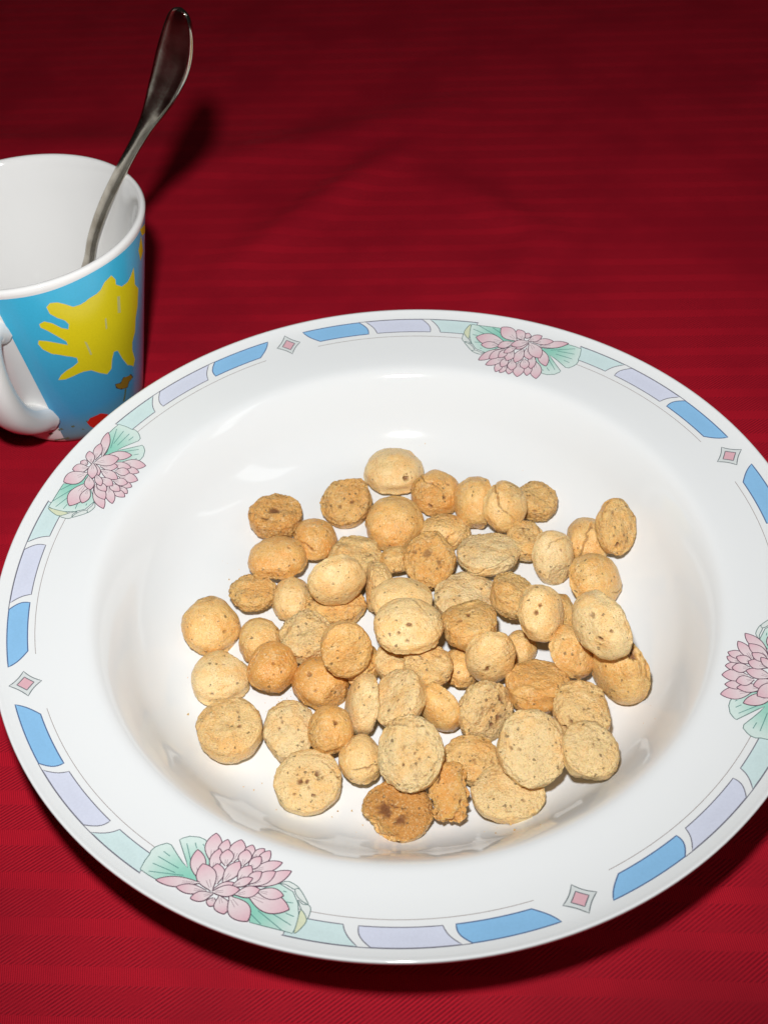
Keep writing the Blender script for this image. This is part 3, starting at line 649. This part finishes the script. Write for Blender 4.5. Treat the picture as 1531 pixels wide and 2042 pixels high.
["49",[-1.217,-3.426,1.284],[0.3467,0.0368,-0.9372,-0.1753,0.9842,-0.0262,0.9214,0.1734,0.3477],[0.83,0.861,0.49],0.15,0.4,[]],
["50",[-0.335,-3.524,1.753],[0.8416,-0.0273,0.5395,-0.0009,-0.9988,-0.049,0.5401,0.0408,-0.8406],[0.8,0.884,0.572],0.18,0.5,[]],
["56",[2.332,-2.363,1.863],[0.9954,0.0518,0.0811,0.0682,0.2145,-0.9743,-0.0678,0.9754,0.21],[0.679,0.844,0.515],0.3,0.25,[[-0.31,-0.03,0.95,0.13,0.07]]],
["58",[3.545,-3.103,1.478],[0.9996,-0.0097,0.0249,0.0004,-0.9275,-0.3739,0.0267,0.3738,-0.9271],[0.868,0.907,0.728],0.65,0.5,[]],
["59",[2.064,-3.871,1.329],[0.9038,-0.0541,-0.4245,0.2809,-0.6734,0.6839,-0.3228,-0.7373,-0.5934],[0.798,0.809,0.547],0.25,1,[[0.45,-0.5,-0.73,0.18,0.13],[0.36,0.2,-0.91,0.16,0.12],[0.07,0.45,-0.89,0.13,0.09]]],
["60",[4.624,-4.238,1.762],[0.9985,-0.0258,-0.0485,-0.0292,-0.9972,-0.0694,-0.0466,0.0707,-0.9964],[0.772,0.932,0.696],0.35,0.6,[[-0.51,0.61,-0.6,0.12,0.1],[-0.67,0.72,-0.18,0.12,0.09]]],
["47",[-1.403,-5.115,1.182],[0.9985,0.0258,0.0485,-0.0292,0.9972,0.0694,-0.0466,-0.0707,0.9964],[0.588,0.714,0.531],0.35,0.3,[]],
["63",[1.57,-5.2,1.132],[0.9985,-0.0258,-0.0485,-0.0292,-0.9972,-0.0694,-0.0466,0.0707,-0.9964],[0.741,0.742,0.504],0.45,0.6,[]],
["66",[-0.457,-6.696,1.305],[0.9985,-0.03,-0.0461,-0.0292,-0.9994,0.0178,-0.0466,-0.0164,-0.9988],[0.928,0.867,0.52],1,0.8,[[-0.42,0.1,-0.9,0.34,0.11],[0.07,0.45,-0.89,0.2,0.1]]],
["65",[0.915,-6.392,1.531],[0.9871,-0.0366,0.1556,-0.0616,-0.9854,0.159,0.1475,-0.1666,-0.9749],[0.652,0.836,0.502],0.75,0.6,[[0.53,0.4,-0.75,0.2,0.1],[-0.47,-0.51,-0.72,0.2,0.08]]],
["48",[-0.076,-5.486,2.041],[0.9829,-0.0439,0.1787,-0.1043,-0.933,0.3444,0.1516,-0.3572,-0.9216],[0.862,1.02,0.638],0.18,0.7,[[-0.15,0.34,-0.93,0.06,0.05],[0.36,0.2,-0.91,0.06,0.06],[0.23,0.04,-0.97,0.07,0.05],[-0.12,-0.15,-0.98,0.05,0.04]]],
["64",[2.444,-6.368,1.334],[0.9985,-0.0258,-0.0485,-0.0292,-0.9972,-0.0694,-0.0466,0.0707,-0.9964],[0.933,0.829,0.51],0.22,0.5,[[0.34,0.4,-0.85,0.07,0.06],[-0.1,0.82,-0.57,0.08,0.06]]],
["61",[4.569,-5.746,2.194],[0.9985,-0.0316,-0.045,-0.0292,-0.9982,0.0527,-0.0466,-0.0513,-0.9976],[0.725,0.814,0.63],0.22,0.5,[[0.06,-0.06,-1.0,0.06,0.05],[0.65,-0.35,-0.67,0.05,0.05]]],
["62",[3.118,-5.499,2.045],[0.9932,-0.0423,-0.1082,-0.006,-0.9487,0.3161,-0.1161,-0.3133,-0.9425],[0.904,1.023,0.654],0.16,0.5,[[-0.67,0.06,-0.74,0.07,0.06],[-0.42,0.1,-0.9,0.05,0.05]]]]
LABELS = {
 '01': 'pale smooth cookie cracked at its lower right, rearmost of the heap, top in the photo',
 '02': 'porous tan cookie showing its flat underside, just left of the rearmost pale cookie',
 '03': 'orange rough-bottomed cookie alone at the back left corner of the heap',
 '16': 'tan cookie with two small pits, rightmost in the tight back row of the heap',
 '17': 'mostly hidden rough cookie under the back row, behind the pale flat-topped one',
 '13': 'golden cookie with dark pits, just right of the smooth golden dome in the back row',
 '14': 'cookie on edge with its dome to the left, squeezed between two in the back row',
 '15': 'smooth egg-like cookie leaning over the seam of the back row, dome to the viewer',
 '04': 'large smooth golden dome directly in front of the rearmost pale cookie',
 '05': 'orange brown cookie tucked behind the smooth left one, touching the flat porous one',
 '06': 'smooth tan dome at the left, in front of the orange rough back left corner cookie',
 '07': 'pale speckled flat-side-up cookie half covered by an oval cookie, back left of the heap',
 '11': 'small half-hidden cookie wedged left of the crackled orange one on top',
 '19': 'rough cookie with a reddish pit behind the pale upright oval on the right',
 '21': 'smooth tan dome left of the cookie at the far back right corner',
 '12': 'crackled orange round cookie lying on top of the back middle of the heap',
 '18': 'whitish cookie with flat top and darker lower rim, right of the crackled orange one',
 '22': 'elongated pitted cookie at the far back right corner, standing alone against the plate',
 '20': 'pale upright oval cookie with a shiny spot, right of the whitish flat topped one',
 '23': 'smooth golden dome facing right on the right edge, below the back right corner pair',
 '24': 'narrow hidden cookie glimpsed right of the pale oval cookie on the left',
 '09': 'small rough golden cookie at the left edge, behind the gap above the speckled outer one',
 '10': 'pale cookie standing beside the small rough golden one at the left',
 '27': 'rough cookie lying under the pale oval cookie on the left',
 '08': 'pale oval cookie with a ridged rim, lying on top at the left of the heap',
 '25': 'pale dome partly covered by the large cookie with a torn lower edge in the middle',
 '30': 'broad whitish flat cookie behind the orange bottomed one at the centre of the heap',
 '32': 'rough cookie with an orange lower rim, left of the oval one with two holes',
 '67': 'shaded cookie deep in the gap behind the oval one with two holes at the right',
 '33': 'oval tan cookie with two dark holes and a grooved rim, on top at the right',
 '26': 'large pale cookie with a torn jagged lower edge, on top in the middle',
 '31': 'cookie with rough pitted top and smooth orange lower dome, right of the torn edged one',
 '36': 'smooth tan cookie sloping under the cracked pale one at the right',
 '35': 'long golden cookie on the front right edge, below the cracked pale one',
 '34': 'pale greenish tan cookie split by a long crack, on top at the right edge',
 '37': 'round speckled tan cookie at the extreme left of the heap',
 '39': 'small pale cookie just right of the leftmost speckled one',
 '38': 'smooth pale yellow dome in front of the leftmost speckled cookie',
 '28': 'rough pale cookie left of the tan flat disc in the left middle',
 '41': 'smooth dark orange dome in front of the small pale cookie at the left',
 '42': 'golden orange cookie beside the smooth dark orange dome, right under the tan flat disc',
 '51': 'mostly hidden cookie showing as a sliver under the right rim of the tan flat disc',
 '52': 'pale cookie in shade under the torn edge of the large middle one',
 '29': 'tan flat disc with a raised rim lying on top in the left middle',
 '43': 'large pale golden flat cookie at the front left edge, with three small dark pits',
 '44': 'pinkish pale cookie right of the large flat golden one at the front left',
 '45': 'golden cookie with one dark hole near its top, right of the pinkish pale one',
 '46': 'pale flat cookie with two torn holes, alone at the front left of the plate well',
 '54': 'deeply shaded small cookie behind the oval one with a dark purple spot',
 '53': 'speckled cookie below the torn edge of the large middle one, at the centre',
 '57': 'small hidden cookie peeping out right of the oval one with a purple spot',
 '55': 'smooth cookie lying on its edge in the front middle, above the white gap',
 '49': 'pale cookie on edge leaning behind the heart-shaped neighbour in the front middle',
 '50': 'pale grey-dusted cookie on top in the front middle, left of the white gap',
 '56': 'pale oval cookie with a single dark purple spot, right of the centre',
 '58': 'cookie with a rough brown top and glossy orange lower dome, right front of the heap',
 '59': 'cratered crumbly pale cookie facing the viewer, left of the glossy orange bottomed one',
 '60': 'pale golden cookie with a round dark pit, behind the big flat disc on the right',
 '47': 'small pale dome left of the big round flat face at the front',
 '63': 'rough tan cookie lying behind and between the two big flat faces at the front',
 '66': 'dark orange brown broken cookie with a pale rim, frontmost in the plate',
 '65': 'broken orange shard with torn edges, right of the frontmost dark orange cookie',
 '48': 'big round pale flat face full of tiny pores, front middle above the dark orange cookie',
 '64': 'pale flat cookie with reddish specks at the front right, under the big smooth flat disc',
 '61': 'pale cookie at the right front edge, right of the big smooth flat disc',
 '62': 'big smooth pale flat disc with one red fleck, on top at the front right'}
bm = bmesh.new(); bmesh.ops.create_icosphere(bm, subdivisions=6, radius=1.0)
bm.verts.index_update()
ICO = np.array([v.co[:] for v in bm.verts]); ICOF = [tuple(v.index for v in f.verts) for f in bm.faces]
bm.free()
def tone_col(t):
    pts = [(0.0, (0.885, 0.715, 0.430)), (0.3, (0.880, 0.645, 0.315)), (0.55, (0.855, 0.530, 0.185)), (0.8, (0.775, 0.385, 0.092)), (1.0, (0.610, 0.265, 0.042))]
    for (a, ca), (b, cb) in zip(pts[:-1], pts[1:]):
        if t <= b:
            q = (t - a) / (b - a); return tuple(ca[i] + (cb[i] - ca[i]) * q for i in range(3)) + (1,)
    return pts[-1][1] + (1,)
def make_cookie(i, nm, loc, rot, ax, tone, rough, feats):
    rs = np.random.RandomState(100 + i)
    s = ICO; sd = 1000 + 17 * i
    z = s[:, 2]
    # dome above, flattened baked underside below
    zz = np.where(z < 0, -np.abs(z) ** .45 * .58, z) + .15
    base = np.stack([s[:, 0], s[:, 1], zz], -1)
    under = np.clip(-z / .35, 0, 1)
    A = 1 + .085 * fbm(s * 1.3, sd, 2) + .034 * fbm(s * 3.3, sd + 5, 2)
    # uneven outline and crumbly foot where the dome meets the underside
    foot = np.exp(-((z + .20) / .11) ** 2)
    lipm = np.clip(fbm(s * 1.1, sd + 13, 2) * 1.8 + .35, 0, 1)
    A += foot * (.012 + .035 * lipm + .045 * fbm(s * 5.5, sd + 9, 3))
    A -= .014 * lipm * np.exp(-((z - .02) / .10) ** 2)
    # roughness of the broken or porous areas: patchy on the dome, full on the underside
    patch = np.clip((fbm(s * 1.6, sd + 21, 3) + .9 * rough - .42) * 2.2, 0, 1)
    rg = np.clip(np.maximum(under * (.35 + .65 * rough), patch * min(1, .25 + rough)), 0, 1)
    crag = fbm(s * 7.0, sd + 31, 4)
    rid = 1 - np.abs(fbm(s * 5.5, sd + 35, 3)) * 2.4
    A += rg * (.040 * crag + .026 * fbm(s * 16, sd + 37, 2) - .035 * np.clip(rid, 0, 1) ** 3)
    A += (1 - rg) * .008 * fbm(s * 9, sd + 41, 2)
    # a shallow hollow or wrinkle in some undersides
    base[:, 2] += under * .16 * (.3 + rough) * fbm(s * 2.2, sd + 51, 2)
    # crack lines
    cr = np.abs(fbm(s * 2.2, sd + 61, 3)); crk = np.exp(-(cr / .035) ** 2) * np.clip(rg * 1.3 - .15, 0, 1)
    A -= .05 * crk
    pit = .30 * crk * rg
    # small random pores plus the large holes seen in single cookies
    holes = [(f[:3], f[3] * .8, f[4]) for f in feats]
    for _ in range(rs.randint(2, 6)):
        d = rs.normal(size=3); d /= np.linalg.norm(d); holes.append((d, rs.uniform(.022, .05), rs.uniform(.02, .05)))
    if rough > .5:
        for _ in range(16):
            d = rs.normal(size=3); d[2] = -abs(d[2]); d /= np.linalg.norm(d); holes.append((d, rs.uniform(.03, .08), rs.uniform(.02, .05)))
    for d, rr, dp in holes:
        d = np.array(d) / np.linalg.norm(d)
        ang = np.linalg.norm(s - d, axis=1) * (1 + .9 * fbm(s * 11, sd + 71, 3))
        q = np.exp(-np.clip(ang / rr, 0, 4) ** 6)
        A -= q * dp * 1.6
        pit = np.maximum(pit, q * min(1, dp / .07))
    # a long crack across some of the domes
    if rs.rand() < .5:
        n = rs.normal(size=3); n /= np.linalg.norm(n); m = rs.normal(size=3); m -= n * (m @ n); m[2] = abs(m[2]); m /= np.linalg.norm(m)
        dist = np.abs(s @ n + .22 * fbm(s * 2.4, sd + 101, 3) + rs.uniform(-.3, .3)); q = np.exp(-(dist / .030) ** 2) * np.clip((s @ m - .25) * 4, 0, 1)
        A -= .085 * q; pit = np.maximum(pit, .75 * q)
        A += .018 * np.exp(-((dist - .08) / .04) ** 2) * np.clip((s @ m - .2) * 4, 0, 1)
    P = base * A[:, None]
    # chips: pieces broken away leave a rough crumb face
    chip = np.zeros(len(P))
    for _ in range(rs.choice([0, 1, 1, 2])):
        d = rs.normal(size=3); d[2] *= .6; d /= np.linalg.norm(d); h = np.max(P @ d) * rs.uniform(.84, .94)
        tt = P @ d - h - .05 * crag; k_ = tt > 0
        P[k_] -= d * (tt[k_] * .88)[:, None]; P[k_] -= d * (.05 * np.abs(fbm(s[k_] * 10, sd + 111, 2)))[:, None]
        chip = np.maximum(chip, np.clip(tt * 25, 0, 1))
    rg = np.maximum(rg, chip * .9)
    if nm == '65':                                  # a broken shard: one side torn away
        jag = fbm(s * 3.2, sd + 121, 3)
        for ax_, sg, lim in ((0, 1, .50), (0, -1, .62), (1, 1, .72)):
            q = P[:, ax_] * sg + .42 * jag; m_ = q > lim
            P[m_, ax_] -= sg * (q[m_] - lim) * .85
        P[:, 2] *= .60
    if nm == '66':                                  # a notch broken out of the edge
        q = P @ np.array((-.75, .62, 0)) - .62 + .25 * fbm(s * 4, sd + 131, 2); m_ = q > 0; P[m_] -= np.array((-.75, .62, 0)) * (q[m_] * .9)[:, None]
    if nm == '66': P[:, 2] = np.where(P[:, 2] > 0, P[:, 2], P[:, 2] * .8)
    if nm == '26':
        tear = np.clip(foot * 1.6, 0, 1) * (fbm(s * 4.5, sd + 81, 2)); P *= (1 - .10 * np.clip(tear, 0, 1))[:, None]
    band = np.exp(-((z - .18) / .22) ** 2)
    bake = np.clip(foot * .55 + band * .55 * (fbm(s * 1.7, sd + 95, 2) + .5) + .35 * fbm(s * 1.4, sd + 91, 2) + (tone - .55) * .7, 0, 1) * (.45 + .55 * min(1, tone * 1.3))
    if nm == '66': bake = np.where(z < -.08, np.clip(1.05 - foot * .5 + .3 * crag, 0, 1), .0)
    bake = bake * (1 - .8 * chip)
    o = mesh_obj('cookie', P * np.array(ax) * 1.01, ICOF, M_COOKIE, None, True, None, {'pit': pit, 'rough': rg, 'bake': bake})
    o.location = Vector(loc) * S
    R = Matrix([rot[0:3], rot[3:6], rot[6:9]])
    o.rotation_euler = R.to_euler()
    o.color = tone_col(.62 if nm == '66' else .16 + .76 * tone)
    tag(o, LABELS[nm], 'cookie', 'small round cookies piled in the soup plate')
for i, row in enumerate(COOKIES): make_cookie(i, *row)

# ------------------------------------------------------------------ crumbs
def make_crumbs():
    rs = np.random.RandomState(8); V, F = [], []
    tet = np.array([(1, 1, 1), (1, -1, -1), (-1, 1, -1), (-1, -1, 1), (.9, 0, -1.1), (-.2, 1.1, .9)])
    hull = [(0, 1, 2), (0, 3, 1), (0, 2, 3), (1, 3, 2)]
    spots = [(-3.4, -2.9), (-3.2, -3.2), (-3.5, -3.1), (-3.0, -2.8), (-3.9, -3.3), (-3.3, -2.6), (-5.9, -2.9), (-6.3, -1.6), (5.0, -1.6), (2.3, -7.4), (-1.7, -6.3), (-4.2, -5.6), (6.4, -4.5), (-5.2, 2.4), (-3.5, 5.0), (0.9, 6.9), (3.4, 5.3)]
    for x, y in spots:
        for _ in range(rs.randint(3, 8)):
            a = x + rs.normal() * .4; b = y + rs.normal() * .4; r = .008 + .022 * rs.rand() ** 2
            z = float(plate_z(math.hypot(a, b))) + r * .6; q = rs.normal(size=(3, 3)); q, _r = np.linalg.qr(q)
            b0 = len(V); V += list(tet[:4] @ q * r * rs.uniform(.6, 1.2, (4, 1)) + np.array([a, b, z])); F += [tuple(b0 + k for k in f) for f in hull]
    o = mesh_obj('cookie_crumbs', V, F, M_COOKIE, None, False, None, {'pit': [0] * len(V), 'rough': [.5] * len(V), 'bake': [.3] * len(V)})
    o.color = tone_col(.5)
    tag(o, 'tiny golden crumbs scattered on the white plate around the cookies', 'crumbs', None, 'stuff')
make_crumbs()
